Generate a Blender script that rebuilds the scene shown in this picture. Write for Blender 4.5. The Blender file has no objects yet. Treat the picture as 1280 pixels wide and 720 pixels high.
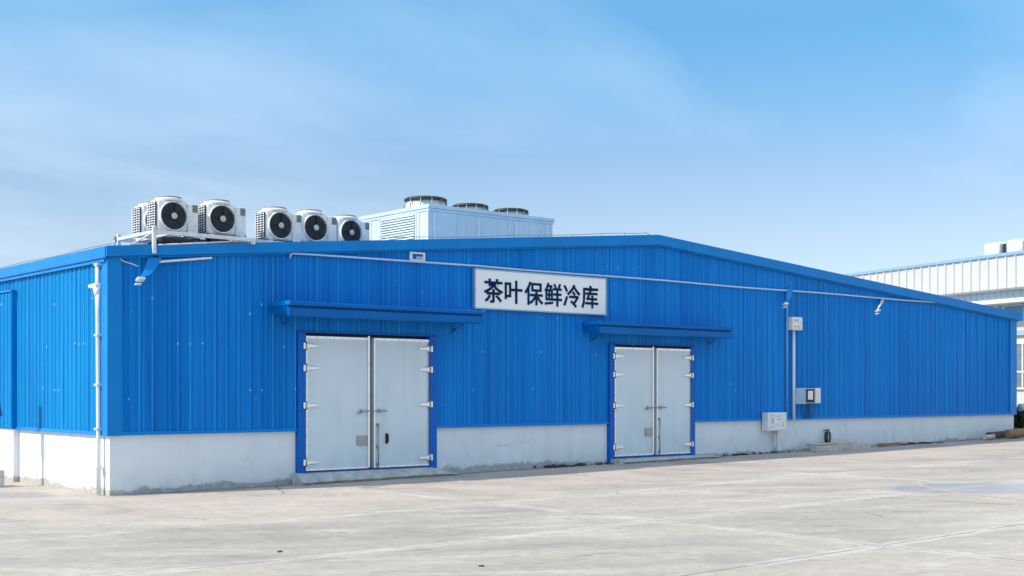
import bpy, bmesh, math, random
from mathutils import Vector, Matrix
R = math.radians
random.seed(7)
S = bpy.context.scene
COL = S.collection

# ------------------------------------------------------------------ camera, sky, sun, exposure
# world frame: X runs along the long front wall, Y goes back into the building, origin at its near corner
cam = bpy.data.cameras.new('camera'); camo = bpy.data.objects.new('camera', cam); COL.objects.link(camo)
cam.sensor_width = 36; cam.lens = 45.0; cam.shift_y = 0.1; cam.clip_start = 0.1; cam.clip_end = 6000
camo.location = (-9.239, -22.304, 1.9)
camo.rotation_euler = (R(90), 0, -R(39.953))
S.camera = camo

SUN_EL, SUN_AZ = 42.0, 163.0            # azimuth measured from +X towards +Y (the sun stands left of and behind the wall)
SUN_DIR = Vector((math.cos(R(SUN_EL)) * math.cos(R(SUN_AZ)), math.cos(R(SUN_EL)) * math.sin(R(SUN_AZ)), math.sin(R(SUN_EL))))
sl = bpy.data.lights.new('sun', 'SUN'); slo = bpy.data.objects.new('sun', sl); COL.objects.link(slo)
sl.energy = 2.45; sl.angle = R(0.6); sl.color = (1.0, 0.93, 0.84)
slo.rotation_euler = SUN_DIR.to_track_quat('Z', 'Y').to_euler(); slo.location = (-40, 20, 60)

W = bpy.data.worlds.new('World'); S.world = W; W.use_nodes = True
def world():
    nt = W.node_tree; N = nt.nodes; L = nt.links
    bg = N['Background']; bg.inputs['Strength'].default_value = 0.15
    sky = N.new('ShaderNodeTexSky'); sky.sky_type = 'NISHITA'; sky.sun_disc = False
    sky.sun_elevation = R(SUN_EL); sky.sun_rotation = math.atan2(SUN_DIR.x, SUN_DIR.y)
    sky.air_density = 1.0; sky.dust_density = 0.35; sky.ozone_density = 2.5
    tint = N.new('ShaderNodeMix'); tint.data_type = 'RGBA'; tint.blend_type = 'MULTIPLY'; tint.inputs[0].default_value = 1
    L.new(sky.outputs[0], tint.inputs[6])
    # thin cirrus, laid out on a flat cloud layer by the view direction
    tc = N.new('ShaderNodeTexCoord'); sep = N.new('ShaderNodeSeparateXYZ'); L.new(tc.outputs['Generated'], sep.inputs[0])
    cr = N.new('ShaderNodeValToRGB'); L.new(sep.outputs[2], cr.inputs[0]); e = cr.color_ramp.elements      # haze by height above the horizon
    e[0].position = 0.0; e[0].color = (.50, .53, .72, 1); e[1].position = .45; e[1].color = (.78, 1.0, .92, 1)
    for p, c in ((.117, (.60, .565, .585)), (.165, (.565, .58, .60)), (.27, (.37, .645, .715))): q = e.new(p); q.color = c + (1,)
    L.new(cr.outputs[0], tint.inputs[7])
    fill_veil = N.new('ShaderNodeMapRange'); fill_veil.inputs[1].default_value = .30; fill_veil.inputs[2].default_value = .65; fill_veil.inputs[3].default_value = 0; fill_veil.inputs[4].default_value = .45  # white veil overhead, out of view, added to brighten the shaded front
    L.new(sep.outputs[2], fill_veil.inputs[0])
    add = N.new('ShaderNodeMath'); add.operation = 'ADD'; add.inputs[1].default_value = 0.12; L.new(sep.outputs[2], add.inputs[0])
    dx = N.new('ShaderNodeMath'); dx.operation = 'DIVIDE'; L.new(sep.outputs[0], dx.inputs[0]); L.new(add.outputs[0], dx.inputs[1])
    dy = N.new('ShaderNodeMath'); dy.operation = 'DIVIDE'; L.new(sep.outputs[1], dy.inputs[0]); L.new(add.outputs[0], dy.inputs[1])
    cmb = N.new('ShaderNodeCombineXYZ'); L.new(dx.outputs[0], cmb.inputs[0]); L.new(dy.outputs[0], cmb.inputs[1])
    mp = N.new('ShaderNodeMapping'); mp.inputs['Rotation'].default_value = (0, 0, R(28)); mp.inputs['Scale'].default_value = (0.50, 0.85, 1); mp.inputs['Location'].default_value = (2.1, 0.9, 0)
    L.new(cmb.outputs[0], mp.inputs[0])
    nz = N.new('ShaderNodeTexNoise'); nz.inputs['Scale'].default_value = 1.0; nz.inputs['Detail'].default_value = 7; nz.inputs['Roughness'].default_value = 0.52; nz.inputs['Distortion'].default_value = 0.35
    L.new(mp.outputs[0], nz.inputs['Vector'])
    rp = N.new('ShaderNodeMapRange'); rp.inputs[1].default_value = 0.47; rp.inputs[2].default_value = 0.80; rp.inputs[3].default_value = 0.0; rp.inputs[4].default_value = 0.32
    L.new(nz.outputs[0], rp.inputs[0])
    mx = N.new('ShaderNodeMix'); mx.data_type = 'RGBA'; vm = N.new('ShaderNodeMath'); vm.operation = 'MAXIMUM'; L.new(rp.outputs[0], vm.inputs[0]); L.new(fill_veil.outputs[0], vm.inputs[1]); L.new(vm.outputs[0], mx.inputs[0]); L.new(tint.outputs[2], mx.inputs[6])
    mx.inputs[7].default_value = (4.5, 4.95, 5.2, 1)
    L.new(mx.outputs[2], bg.inputs['Color'])
world()
S.render.engine = 'CYCLES'
vs = S.view_settings; vs.view_transform = 'Standard'; vs.look = 'None'; vs.gamma = 1; vs.use_curve_mapping = False
vs.exposure = 0.80

# ------------------------------------------------------------------ materials
class Mat:
    def __init__(s, name, rough=0.5, metal=0.0, spec=0.5):
        s.m = bpy.data.materials.new(name); s.m.use_nodes = True
        s.nt = s.m.node_tree; s.N = s.nt.nodes; s.L = s.nt.links
        s.b = s.N['Principled BSDF']; s.b.inputs['Roughness'].default_value = rough
        s.b.inputs['Metallic'].default_value = metal; s.b.inputs['Specular IOR Level'].default_value = spec
        g = s.N.new('ShaderNodeNewGeometry'); s.pos = g.outputs['Position']
    def xyz(s):
        n = s.N.new('ShaderNodeSeparateXYZ'); s.L.new(s.pos, n.inputs[0]); return n.outputs
    def math(s, op, a, b=None, c=None, clamp=False):
        n = s.N.new('ShaderNodeMath'); n.operation = op; n.use_clamp = clamp
        for i, v in enumerate((a, b, c)):
            if v is None: continue
            if isinstance(v, (int, float)): n.inputs[i].default_value = v
            else: s.L.new(v, n.inputs[i])
        return n.outputs[0]
    def noise(s, scale=1.0, detail=4, rough=0.55, sc=(1, 1, 1), off=(0, 0, 0), dist=0.0, rot=0.0):
        src = s.pos
        if rot:
            r = s.N.new('ShaderNodeVectorRotate'); r.rotation_type = 'Z_AXIS'; s.L.new(src, r.inputs['Vector']); r.inputs['Angle'].default_value = -rot; src = r.outputs[0]
        mp = s.N.new('ShaderNodeMapping'); s.L.new(src, mp.inputs[0])
        mp.inputs['Scale'].default_value = sc; mp.inputs['Location'].default_value = off
        n = s.N.new('ShaderNodeTexNoise'); s.L.new(mp.outputs[0], n.inputs['Vector'])
        n.inputs['Scale'].default_value = scale; n.inputs['Detail'].default_value = detail
        n.inputs['Roughness'].default_value = rough; n.inputs['Distortion'].default_value = dist
        return n.outputs[0]
    def white(s, v):
        n = s.N.new('ShaderNodeTexWhiteNoise'); n.noise_dimensions = '1D'; s.L.new(v, n.inputs['W']); return n.outputs[0]
    def rng(s, v, a, b, c=0.0, d=1.0, smooth=False):
        n = s.N.new('ShaderNodeMapRange')
        if smooth: n.interpolation_type = 'SMOOTHSTEP'
        s.L.new(v, n.inputs[0])
        for i, q in enumerate((a, b, c, d)): n.inputs[i + 1].default_value = q
        return n.outputs[0]
    def mix(s, f, a, b, mode='MIX'):
        n = s.N.new('ShaderNodeMix'); n.data_type = 'RGBA'; n.blend_type = mode
        for i, v in ((0, f), (6, a), (7, b)):
            if isinstance(v, (int, float)): n.inputs[i].default_value = v
            elif isinstance(v, tuple): n.inputs[i].default_value = v + (1,) if len(v) == 3 else v
            else: s.L.new(v, n.inputs[i])
        return n.outputs[2]
    def bump(s, h, strength=0.3, dist=0.02):
        n = s.N.new('ShaderNodeBump'); s.L.new(h, n.inputs['Height']); n.inputs['Strength'].default_value = strength; n.inputs['Distance'].default_value = dist
        s.L.new(n.outputs[0], s.b.inputs['Normal'])
    def col(s, c):
        if isinstance(c, tuple): s.b.inputs['Base Color'].default_value = c + (1,)
        else: s.L.new(c, s.b.inputs['Base Color'])
        return s.m
    def rough(s, v): s.L.new(v, s.b.inputs['Roughness'])

def plain(name, c, rough=0.5, metal=0.0, var=0.12, scale=3.0, dirt=0.0, dirtc=(0.16, 0.13, 0.10), spec=0.5):
    M = Mat(name, rough, metal, spec)
    n = M.noise(scale, 5, 0.6)
    lo = tuple(x * (1 - var) for x in c); hi = tuple(min(0.9, x * (1 + var)) for x in c)
    out = M.mix(M.rng(n, 0.3, 0.7), lo, hi)
    if dirt:
        d = M.noise(scale * 2.3, 6, 0.65, (1, 1, 0.45), (3, 1, 5))
        out = M.mix(M.rng(d, 0.52, 0.75, 0, dirt), out, dirtc)
    M.rough(M.rng(M.noise(scale * 1.7, 3, 0.5, (1, 1, 1), (9, 2, 1)), 0.3, 0.7, rough * 0.85, min(1, rough * 1.15)))
    return M.col(out)

def blue_sheet(name, axis, per, BLUE):
    M = Mat(name, 0.36, 0, 0.10)
    o = M.xyz(); t = o[axis]; z = o[2]
    sheet = M.white(M.math('FLOOR', M.math('DIVIDE', t, 0.75)))
    fade = M.noise(0.35, 4, 0.6, (1, 1, 1), (2, 5, 3))
    sc = [1, 1, 0.05]; 
    streak = M.noise(5.0, 5, 0.65, tuple(sc), (1, 7, 2))
    k = M.math('ADD', M.math('MULTIPLY', sheet, 0.25), M.math('ADD', M.math('MULTIPLY', fade, 0.55), M.math('MULTIPLY', streak, 0.50)))
    c = M.mix(M.rng(k, 0.35, 0.95), (BLUE[0] * 0.8, BLUE[1] * 0.80, BLUE[2] * 0.84), (BLUE[0] + 0.003, BLUE[1] * 1.22, BLUE[2] * 1.14))
    # chalky fading that runs down the sheets
    ch = M.noise(7.0, 6, 0.7, (1, 1, 0.07), (4, 2, 9))
    c = M.mix(M.rng(ch, 0.58, 0.80, 0, 0.22), c, (0.01, 0.30, 0.68))
    line = M.noise(16.0, 3, 0.6, (1, 1, 0.012), (6, 8, 1))  # random vertical streaks painted in place of rib highlights
    c = M.mix(M.rng(line, 0.56, 0.66, 0, 0.45), c, (0.01, 0.30, 0.72))
    c = M.mix(M.rng(line, 0.47, 0.34, 0, 0.6), c, (0.0, 0.11, 0.40))
    # rib highlights painted on the crests, uneven per rib; lost screw caps in rows
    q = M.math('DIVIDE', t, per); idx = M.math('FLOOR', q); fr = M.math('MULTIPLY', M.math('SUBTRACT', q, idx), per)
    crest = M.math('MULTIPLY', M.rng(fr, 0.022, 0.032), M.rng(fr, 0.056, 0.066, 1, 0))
    crest_light = M.math('MULTIPLY', M.rng(M.white(idx), 0.1, 0.95, 0.12, 0.95), M.rng(M.noise(1.4, 4, 0.6, (0.3, 0.3, 1), (3, 3, 8)), 0.30, 0.60, 0.55, 1.0))
    c = M.mix(M.math('MULTIPLY', crest, M.math('MULTIPLY', crest_light, 0.75)), c, (0.03, 0.36, 0.78))
    gap = M.math('MULTIPLY', M.rng(fr, 0.066, 0.074), M.rng(fr, 0.088, 0.100, 1, 0))  # shaded side of each rib painted in as a dark line
    c = M.mix(M.math('MULTIPLY', gap, 0.55), c, (0.0, 0.10, 0.36))
    mi = M.math('MULTIPLY', M.rng(fr, per * .54, per * .57), M.rng(fr, per * .65, per * .68, 1, 0))  # highlight painted along the minor ribs too
    c = M.mix(M.math('MULTIPLY', mi, M.math('MULTIPLY', M.white(M.math('ADD', idx, 71.3)), 0.55)), c, (0.02, 0.33, 0.76))
    scr = None
    for zr, sd in ((1.9, 3.3), (2.75, 9.1), (3.55, 17.7)):
        d = M.math('ABSOLUTE', M.math('SUBTRACT', z, M.math('ADD', zr, M.math('MULTIPLY', M.white(M.math('ADD', idx, sd + 50)), 0.05))))
        k2 = M.math('MULTIPLY', M.rng(d, 0.010, 0.022, 1, 0), M.math('GREATER_THAN', M.white(M.math('ADD', idx, sd)), M.rng(t, 4.0, 14.0, 0.925, 0.99)))
        scr = k2 if scr is None else M.math('MAXIMUM', scr, k2)
    c = M.mix(M.math('MULTIPLY', M.math('MULTIPLY', scr, crest), 0.6), c, (0.40, 0.62, 0.80))
    # chipped paint and bird marks
    sp = M.noise(11.0, 2, 0.5, (1, 1, 0.6), (11, 3, 4))
    c = M.mix(M.rng(sp, 0.765, 0.80, 0, 0.7), c, (0.40, 0.60, 0.78))
    M.rough(M.rng(streak, 0.3, 0.7, 0.28, 0.46))
    M.bump(M.noise(1.6, 3, 0.5, (1, 1, 0.5), (5, 5, 1)), 0.12, 0.05)
    return M.col(c)

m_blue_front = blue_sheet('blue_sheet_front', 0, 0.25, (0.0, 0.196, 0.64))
m_blue_side = blue_sheet('blue_sheet_side', 1, 0.21, (0.0, 0.215, 0.52))  # same paint as the front, colour shifted for how the sun lights it
m_blue_trim = plain('blue_trim', (0.001, 0.215, 0.60), 0.38, 0, 0.10, 1.2, 0.10, (0.06, 0.28, 0.6), spec=0.2)
m_canopy = plain('canopy_blue', (0.0, 0.130, 0.43), 0.4, 0, 0.12, 1.2, 0.12, (0.03, 0.2, 0.45), spec=0.15)
m_blue_bright = plain('blue_frame', (0.001, 0.125, 0.50), 0.4, 0, 0.10, 1.2, spec=0.2)
m_roof = plain('roof_sheet', (0.02, 0.17, 0.52), 0.4, 0, 0.15, 0.8, 0.15)

def plinth_mat():
    M = Mat('painted_plaster', 0.85)
    o = M.xyz(); x, y, z = o
    g = M.math('MULTIPLY', M.math('MAXIMUM', x, 0.0), 0.0105)
    hh = M.math('SUBTRACT', z, g)
    n1 = M.noise(0.9, 6, 0.62); n2 = M.noise(3.2, 7, 0.7, (1, 1, 0.8), (3, 3, 3))
    st = M.noise(3.0, 5, 0.6, (1, 1, 0.10), (7, 1, 2))
    c = M.mix(M.rng(n1, 0.3, 0.7), (0.75, 0.775, 0.80), (0.83, 0.84, 0.85))
    c = M.mix(M.rng(st, 0.52, 0.8, 0, 0.30), c, (0.52, 0.52, 0.51))
    c = M.mix(M.rng(n2, 0.60, 0.78, 0, 0.35), c, (0.82, 0.82, 0.81))
    bl = M.noise(1.7, 8, 0.7, (1, 1, 0.7), (17, 4, 6), 0.8)
    c = M.mix(M.rng(bl, 0.56, 0.72, 0, 0.45), c, (0.60, 0.60, 0.60))
    spl = M.math('MULTIPLY', M.rng(hh, 0.55, 0.05), M.rng(M.noise(4.5, 7, 0.7, (1, 1, 0.6), (3, 19, 6)), 0.42, 0.68))
    c = M.mix(M.math('MULTIPLY', spl, 0.40), c, (0.46, 0.44, 0.41))
    hc = M.N.new('ShaderNodeTexVoronoi'); hc.feature = 'DISTANCE_TO_EDGE'; hc.inputs['Scale'].default_value = 0.55
    hv = M.N.new('ShaderNodeVectorMath'); hv.operation = 'ADD'; M.L.new(M.pos, hv.inputs[0]); hw = M.N.new('ShaderNodeCombineXYZ')
    hn = M.math('MULTIPLY', n2, 0.8); M.L.new(hn, hw.inputs[0]); M.L.new(hn, hw.inputs[2]); M.L.new(hw.outputs[0], hv.inputs[1]); M.L.new(hv.outputs[0], hc.inputs['Vector'])
    c = M.mix(M.math('MULTIPLY', M.rng(hc.outputs[0], 0.002, 0.006, 1, 0), M.rng(n1, 0.5, 0.58, 0, 0.5)), c, (0.35, 0.34, 0.33))
    # paint lost along the foot, grey render showing, ragged upper edge
    n3 = M.noise(1.1, 8, 0.75, (1, 1, 1.5), (13, 5, 2), 0.6)
    e = M.math('ADD', hh, M.math('MULTIPLY', M.math('SUBTRACT', n3, 0.5), 0.55))
    far = M.rng(x, 14.0, 22.0, 0.085, 0.01)
    e = M.math('SUBTRACT', e, far)
    foot = M.rng(e, -0.01, 0.035, 1, 0)
    side = M.rng(x, -0.05, 0.02, 0, 1)
    fc = M.mix(M.rng(M.noise(8, 6, 0.7), 0.35, 0.7), M.mix(side, (0.40, 0.36, 0.30), (0.36, 0.36, 0.35)), M.mix(side, (0.52, 0.47, 0.40), (0.55, 0.54, 0.52)))
    c = M.mix(foot, c, fc)
    rim = M.math('MULTIPLY', M.rng(e, 0.0, 0.025, 0, 1), M.rng(e, 0.025, 0.07, 1, 0))
    c = M.mix(M.math('MULTIPLY', rim, 0.5), c, (0.75, 0.75, 0.74))
    M.bump(M.math('ADD', M.noise(14, 6, 0.7), M.math('MULTIPLY', foot, -1.2)), 0.35, 0.012)
    return M.col(c)
m_plinth = plinth_mat()

JY, JX = (-5.9, -9.65, -13.4), (-5.0, 4.0, 13.0, 22.0)
def ground_mat():
    M = Mat('yard_concrete', 0.85)
    o = M.xyz(); x, y, z = o
    wob = M.math('MULTIPLY', M.math('SUBTRACT', M.noise(0.8, 4, 0.6, (1, 1, 0), (4, 4, 0)), 0.5), 0.22)
    xw = M.math('ADD', x, wob); yw = M.math('ADD', y, wob)
    n1 = M.noise(0.16, 6, 0.6, (1, 1, 0)); n2 = M.noise(0.9, 8, 0.65, (1, 0.5, 0), (3, 8, 0), 0.8)
    n3 = M.noise(0.35, 7, 0.62, (0.45, 1.3, 0), (1, 4, 0), 0.8, R(-25)); n4 = M.noise(6.0, 8, 0.7, (1, 1, 0), (8, 1, 0))
    n5 = M.noise(0.8, 8, 0.68, (0.4, 1.3, 0), (9, 4, 0), 0.9, R(-30))
    cell = M.white(M.math('ADD', M.math('FLOOR', M.math('DIVIDE', M.math('ADD', xw, 2.0), 6.0)), M.math('MULTIPLY', M.math('FLOOR', M.math('DIVIDE', M.math('ADD', yw, 2.1), 3.77)), 7.3)))
    k = M.math('ADD', M.math('MULTIPLY', n1, 0.4), M.math('ADD', M.math('MULTIPLY', n2, 0.30), M.math('ADD', M.math('MULTIPLY', n3, 0.65), M.math('MULTIPLY', cell, 0.10))))
    c = M.mix(M.rng(k, 0.48, 0.90), (0.31, 0.274, 0.238), (0.53, 0.455, 0.375))
    c = M.mix(M.rng(n5, 0.52, 0.68, 0, 0.7), c, (0.61, 0.54, 0.47))
    c = M.mix(M.rng(n5, 0.46, 0.30, 0, 0.5), c, (0.23, 0.215, 0.20))
    n6 = M.noise(2.6, 9, 0.72, (0.3, 1.5, 0), (5, 14, 0), 0.6, R(-36))
    c = M.mix(M.rng(n6, 0.60, 0.74, 0, 0.28), c, (0.27, 0.25, 0.235))
    c = M.mix(M.rng(n6, 0.42, 0.30, 0, 0.35), c, (0.66, 0.60, 0.54))
    oil = M.noise(0.9, 4, 0.5, (1, 1, 0), (31, 17, 0), 0.3)
    c = M.mix(M.rng(oil, 0.72, 0.80, 0, 0.2), c, (0.16, 0.15, 0.145))
    # warm dusty strip close to the wall
    dust = M.math('MULTIPLY', M.rng(y, -6.0, -2.5, 0, 1, True), M.rng(n2, 0.38, 0.6))
    c = M.mix(M.math('MULTIPLY', dust, 0.8), c, (0.58, 0.465, 0.37))
    fine = M.rng(n4, 0.35, 0.65, 0.86, 1.10)
    cc = M.N.new('ShaderNodeCombineXYZ'); [M.L.new(fine, cc.inputs[i]) for i in range(3)]
    c = M.mix(1.0, c, cc.outputs[0], 'MULTIPLY')
    # slab joints: pale filler smeared either side of a broken dark crack
    patch = M.noise(0.55, 5, 0.6, (1, 1, 0), (20, 3, 0)); fray = M.math('MULTIPLY', M.math('SUBTRACT', M.noise(2.4, 6, 0.7, (1, 1, 0), (2, 9, 0)), 0.5), 0.30)
    crackn = M.math('MULTIPLY', M.math('SUBTRACT', M.noise(3.0, 5, 0.7, (1, 1, 0), (5, 2, 0)), 0.5), 0.07)
    def joint(v, at, seed):
        d = M.math('ABSOLUTE', M.math('ADD', M.math('SUBTRACT', v, at), M.math('MULTIPLY', wob, 0.35)))
        pale = M.math('MULTIPLY', M.rng(M.math('ADD', d, fray), 0.06, 0.17, 1, 0), M.rng(M.noise(0.45, 4, 0.6, (1, 1, 0), (seed, 3, 0)), 0.36, 0.50))
        d2 = M.math('ABSOLUTE', M.math('ADD', M.math('ADD', M.math('SUBTRACT', v, at), M.math('MULTIPLY', wob, 0.35)), crackn))
        dark = M.math('MULTIPLY', M.rng(d2, 0.012, 0.024, 1, 0), M.rng(M.noise(0.7, 4, 0.6, (1, 1, 0), (seed, 13, 0)), 0.38, 0.50))
        return pale, dark
    ps, ds = [], []
    for i, a in enumerate(JY): p, d = joint(y, a, 3.1 * i + 1); ps.append(p); ds.append(d)
    for i, a in enumerate(JX): p, d = joint(x, a, 2.7 * i + 40); ps.append(p); ds.append(d)
    P = ps[0]; D = ds[0]
    for p in ps[1:]: P = M.math('MAXIMUM', P, p)
    for d in ds[1:]: D = M.math('MAXIMUM', D, d)
    # wandering hairline cracks
    vor = M.N.new('ShaderNodeTexVoronoi'); vor.feature = 'DISTANCE_TO_EDGE'; vor.inputs['Scale'].default_value = 0.22
    wv = M.N.new('ShaderNodeCombineXYZ'); M.L.new(M.math('ADD', x, M.math('MULTIPLY', fray, 2.0)), wv.inputs[0]); M.L.new(M.math('ADD', y, M.math('MULTIPLY', fray, 2.0)), wv.inputs[1]); M.L.new(wv.outputs[0], vor.inputs['Vector'])
    hair = M.math('MULTIPLY', M.rng(vor.outputs[0], 0.0015, 0.004, 1, 0), M.rng(patch, 0.50, 0.60))
    D = M.math('MAXIMUM', D, M.math('MULTIPLY', hair, 0.7))
    c = M.mix(M.math('MULTIPLY', P, 0.46), c, (0.72, 0.65, 0.57))
    c = M.mix(M.math('MULTIPLY', D, 0.75), c, (0.13, 0.11, 0.095))
    # darker ragged strip along the foot of the wall
    ed = M.math('MULTIPLY', M.rng(M.math('ADD', y, M.math('MULTIPLY', M.math('SUBTRACT', n2, 0.5), 0.9)), -0.42, -0.25, 0, 1), M.rng(x, -0.1, 0.4, 0, 1))
    c = M.mix(M.math('MULTIPLY', ed, 0.7), c, (0.16, 0.155, 0.15))
    # shallow puddle drying on the right
    qx = M.math('SUBTRACT', x, 12.2); qy = M.math('ADD', y, 10.0)
    px = M.math('DIVIDE', M.math('SUBTRACT', M.math('MULTIPLY', qx, .80), M.math('MULTIPLY', qy, .60)), 2.3)
    py = M.math('DIVIDE', M.math('ADD', M.math('MULTIPLY', qx, .60), M.math('MULTIPLY', qy, .80)), 1.5)
    rr = M.math('SQRT', M.math('ADD', M.math('MULTIPLY', px, px), M.math('MULTIPLY', py, py)))
    rr = M.math('ADD', rr, M.math('MULTIPLY', M.math('SUBTRACT', M.noise(0.7, 5, 0.6, (1, 1, 0), (6, 6, 0)), 0.5), 1.5))
    wet = M.rng(rr, 0.80, 1.05, 1, 0, True); deep = M.rng(rr, 0.62, 0.78, 1, 0, True)
    c = M.mix(M.math('MULTIPLY', wet, 0.25), c, (0.42, 0.40, 0.375))
    rgh = M.math('SUBTRACT', M.rng(n2, 0.3, 0.7, 0.74, 0.9), M.math('MULTIPLY', wet, 0.35))
    rgh = M.math('MULTIPLY', rgh, M.rng(deep, 0, 1, 1, 0.62))
    M.rough(rgh)
    M.bump(M.math('MULTIPLY', M.math('SUBTRACT', M.math('ADD', M.math('MULTIPLY', n4, 0.5), n2), M.math('MULTIPLY', D, 1.5)), M.math('SUBTRACT', 1.0, M.math('MULTIPLY', deep, 0.9))), 0.35, 0.02)
    return M.col(c)
m_ground = ground_mat()

m_white_metal = plain('white_enamel', (0.82, 0.82, 0.80), 0.42, 0, 0.07, 4, 0.22)
m_ac = plain('unit_casing', (0.80, 0.805, 0.79), 0.45, 0, 0.08, 5, 0.30, (0.30, 0.28, 0.25))
m_dark = plain('dark_grille', (0.018, 0.020, 0.024), 0.55, 0, 0.3, 8)
m_blade = plain('fan_blade', (0.022, 0.025, 0.030), 0.5, 0, 0.2, 8)
m_hub = plain('fan_hub', (0.50, 0.52, 0.54), 0.5, 0, 0.1, 8)
m_fin = plain('coil_fin', (0.20, 0.21, 0.22), 0.6, 0.3, 0.3, 20)
m_galv = plain('galvanised_steel', (0.72, 0.73, 0.73), 0.45, 0.2, 0.12, 5, 0.35, (0.25, 0.19, 0.14))
m_galv_panel = plain('galvanised_panel', (0.63, 0.73, 0.73), 0.42, 0.2, 0.10, 0.9, 0.18, (0.45, 0.47, 0.48))
m_steel = plain('dull_steel', (0.36, 0.37, 0.37), 0.4, 0.7, 0.15, 8, 0.3)
m_rust = plain('rusty_steel', (0.20, 0.15, 0.11), 0.75, 0.2, 0.3, 8, 0.4)
m_wire = plain('grey_wire', (0.30, 0.29, 0.28), 0.6, 0.4, 0.15, 8)
m_black = plain('black_rubber', (0.015, 0.016, 0.018), 0.6, 0, 0.2, 8)
m_conduit = plain('pale_conduit', (0.50, 0.66, 0.78), 0.35, 0.0, 0.08, 1.5, 0.25, (0.2, 0.4, 0.6))
m_sign = plain('sign_white', (0.90, 0.90, 0.89), 0.35, 0, 0.03, 1.5, 0.05)
m_ink = plain('sign_navy', (0.001, 0.022, 0.08), 0.6, 0, 0.1, 3, spec=0.1)
m_alu = plain('pale_blue_alloy', (0.30, 0.47, 0.62), 0.4, 0.3, 0.1, 4)
m_pvc = plain('white_pvc', (0.78, 0.80, 0.80), 0.35, 0, 0.05, 3, 0.15)
m_conc = plain('rough_concrete', (0.52, 0.51, 0.485), 0.9, 0, 0.28, 3.5, 0.5, (0.12, 0.12, 0.115))
m_wood = plain('weathered_timber', (0.58, 0.52, 0.43), 0.85, 0, 0.25, 4, 0.4)
m_brown = plain('brown_timber', (0.33, 0.19, 0.09), 0.85, 0, 0.25, 5, 0.4)
m_darkwood = plain('dark_rubble', (0.07, 0.055, 0.045), 0.9, 0, 0.35, 6, 0.3)
m_mud = plain('dry_mud', (0.55, 0.44, 0.30), 0.95, 0, 0.2, 4, 0.2)
m_orange = plain('orange_print', (0.72, 0.45, 0.28), 0.6)
m_red = plain('red_print', (0.66, 0.34, 0.32), 0.6)
m_lilac = plain('grey_print', (0.45, 0.45, 0.55), 0.6)
m_bright = plain('bright_zinc', (0.90, 0.90, 0.89), 0.32, 0.85, 0.06, 6, 0.25, (0.35, 0.32, 0.28))
m_bluefab = plain('blue_cloth', (0.02, 0.10, 0.30), 0.85, 0, 0.3, 8)
m_glass = plain('window_glass', (0.16, 0.20, 0.25), 0.10, 0, 0.2, 2)
m_blueglass = plain('blue_glazing', (0.03, 0.25, 0.48), 0.15, 0, 0.15, 1.0)
m_whitewall = plain('white_sheet', (0.58, 0.575, 0.56), 0.5, 0, 0.05, 0.6, 0.15, (0.6, 0.6, 0.6))
m_greywall = plain('pale_blue_sheet', (0.36, 0.44, 0.52), 0.5, 0, 0.08, 0.6, 0.15, (0.35, 0.38, 0.42))

def door_mat():
    M = Mat('door_skin', 0.42)
    n = M.noise(0.7, 5, 0.6); st = M.noise(4.0, 5, 0.65, (1, 1, 0.12), (2, 2, 6)); sm = M.noise(1.6, 6, 0.7, (1, 1, 1), (9, 4, 2), 1.5)
    c = M.mix(M.rng(n, 0.3, 0.7), (0.63, 0.71, 0.76), (0.71, 0.78, 0.82))
    c = M.mix(M.rng(st, 0.5, 0.8, 0, 0.30), c, (0.48, 0.48, 0.46))
    c = M.mix(M.rng(sm, 0.60, 0.75, 0, 0.25), c, (0.74, 0.74, 0.73))
    z = M.xyz()[2]
    gr = M.math('MULTIPLY', M.rng(z, 1.3, 0.3, 0, 1), M.rng(M.noise(2.2, 7, 0.7, (1, 1, 0.6), (8, 5, 3)), 0.40, 0.70))
    c = M.mix(M.math('MULTIPLY', gr, 0.35), c, (0.42, 0.42, 0.40))
    sc = M.noise(2.0, 6, 0.75, (3.0, 1, 0.5), (21, 5, 7), 1.5)
    c = M.mix(M.rng(sc, 0.66, 0.72, 0, 0.30), c, (0.45, 0.48, 0.50))
    M.rough(M.rng(sm, 0.3, 0.7, 0.35, 0.55))
    M.bump(M.noise(1.1, 2, 0.5), 0.10, 0.03)
    return M.col(c)
m_door = door_mat()
def leaf_mat(name, a, b):
    M = Mat(name, 0.6)
    i = M.N.new('ShaderNodeObjectInfo')
    n = M.noise(9.0, 2, 0.5)
    return M.col(M.mix(M.rng(n, 0.35, 0.65), a, b))
m_leaf = leaf_mat('shrub_leaf', (0.018, 0.04, 0.012), (0.06, 0.10, 0.03))
m_dryleaf = leaf_mat('dry_grass', (0.30, 0.22, 0.10), (0.48, 0.38, 0.18))

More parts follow.
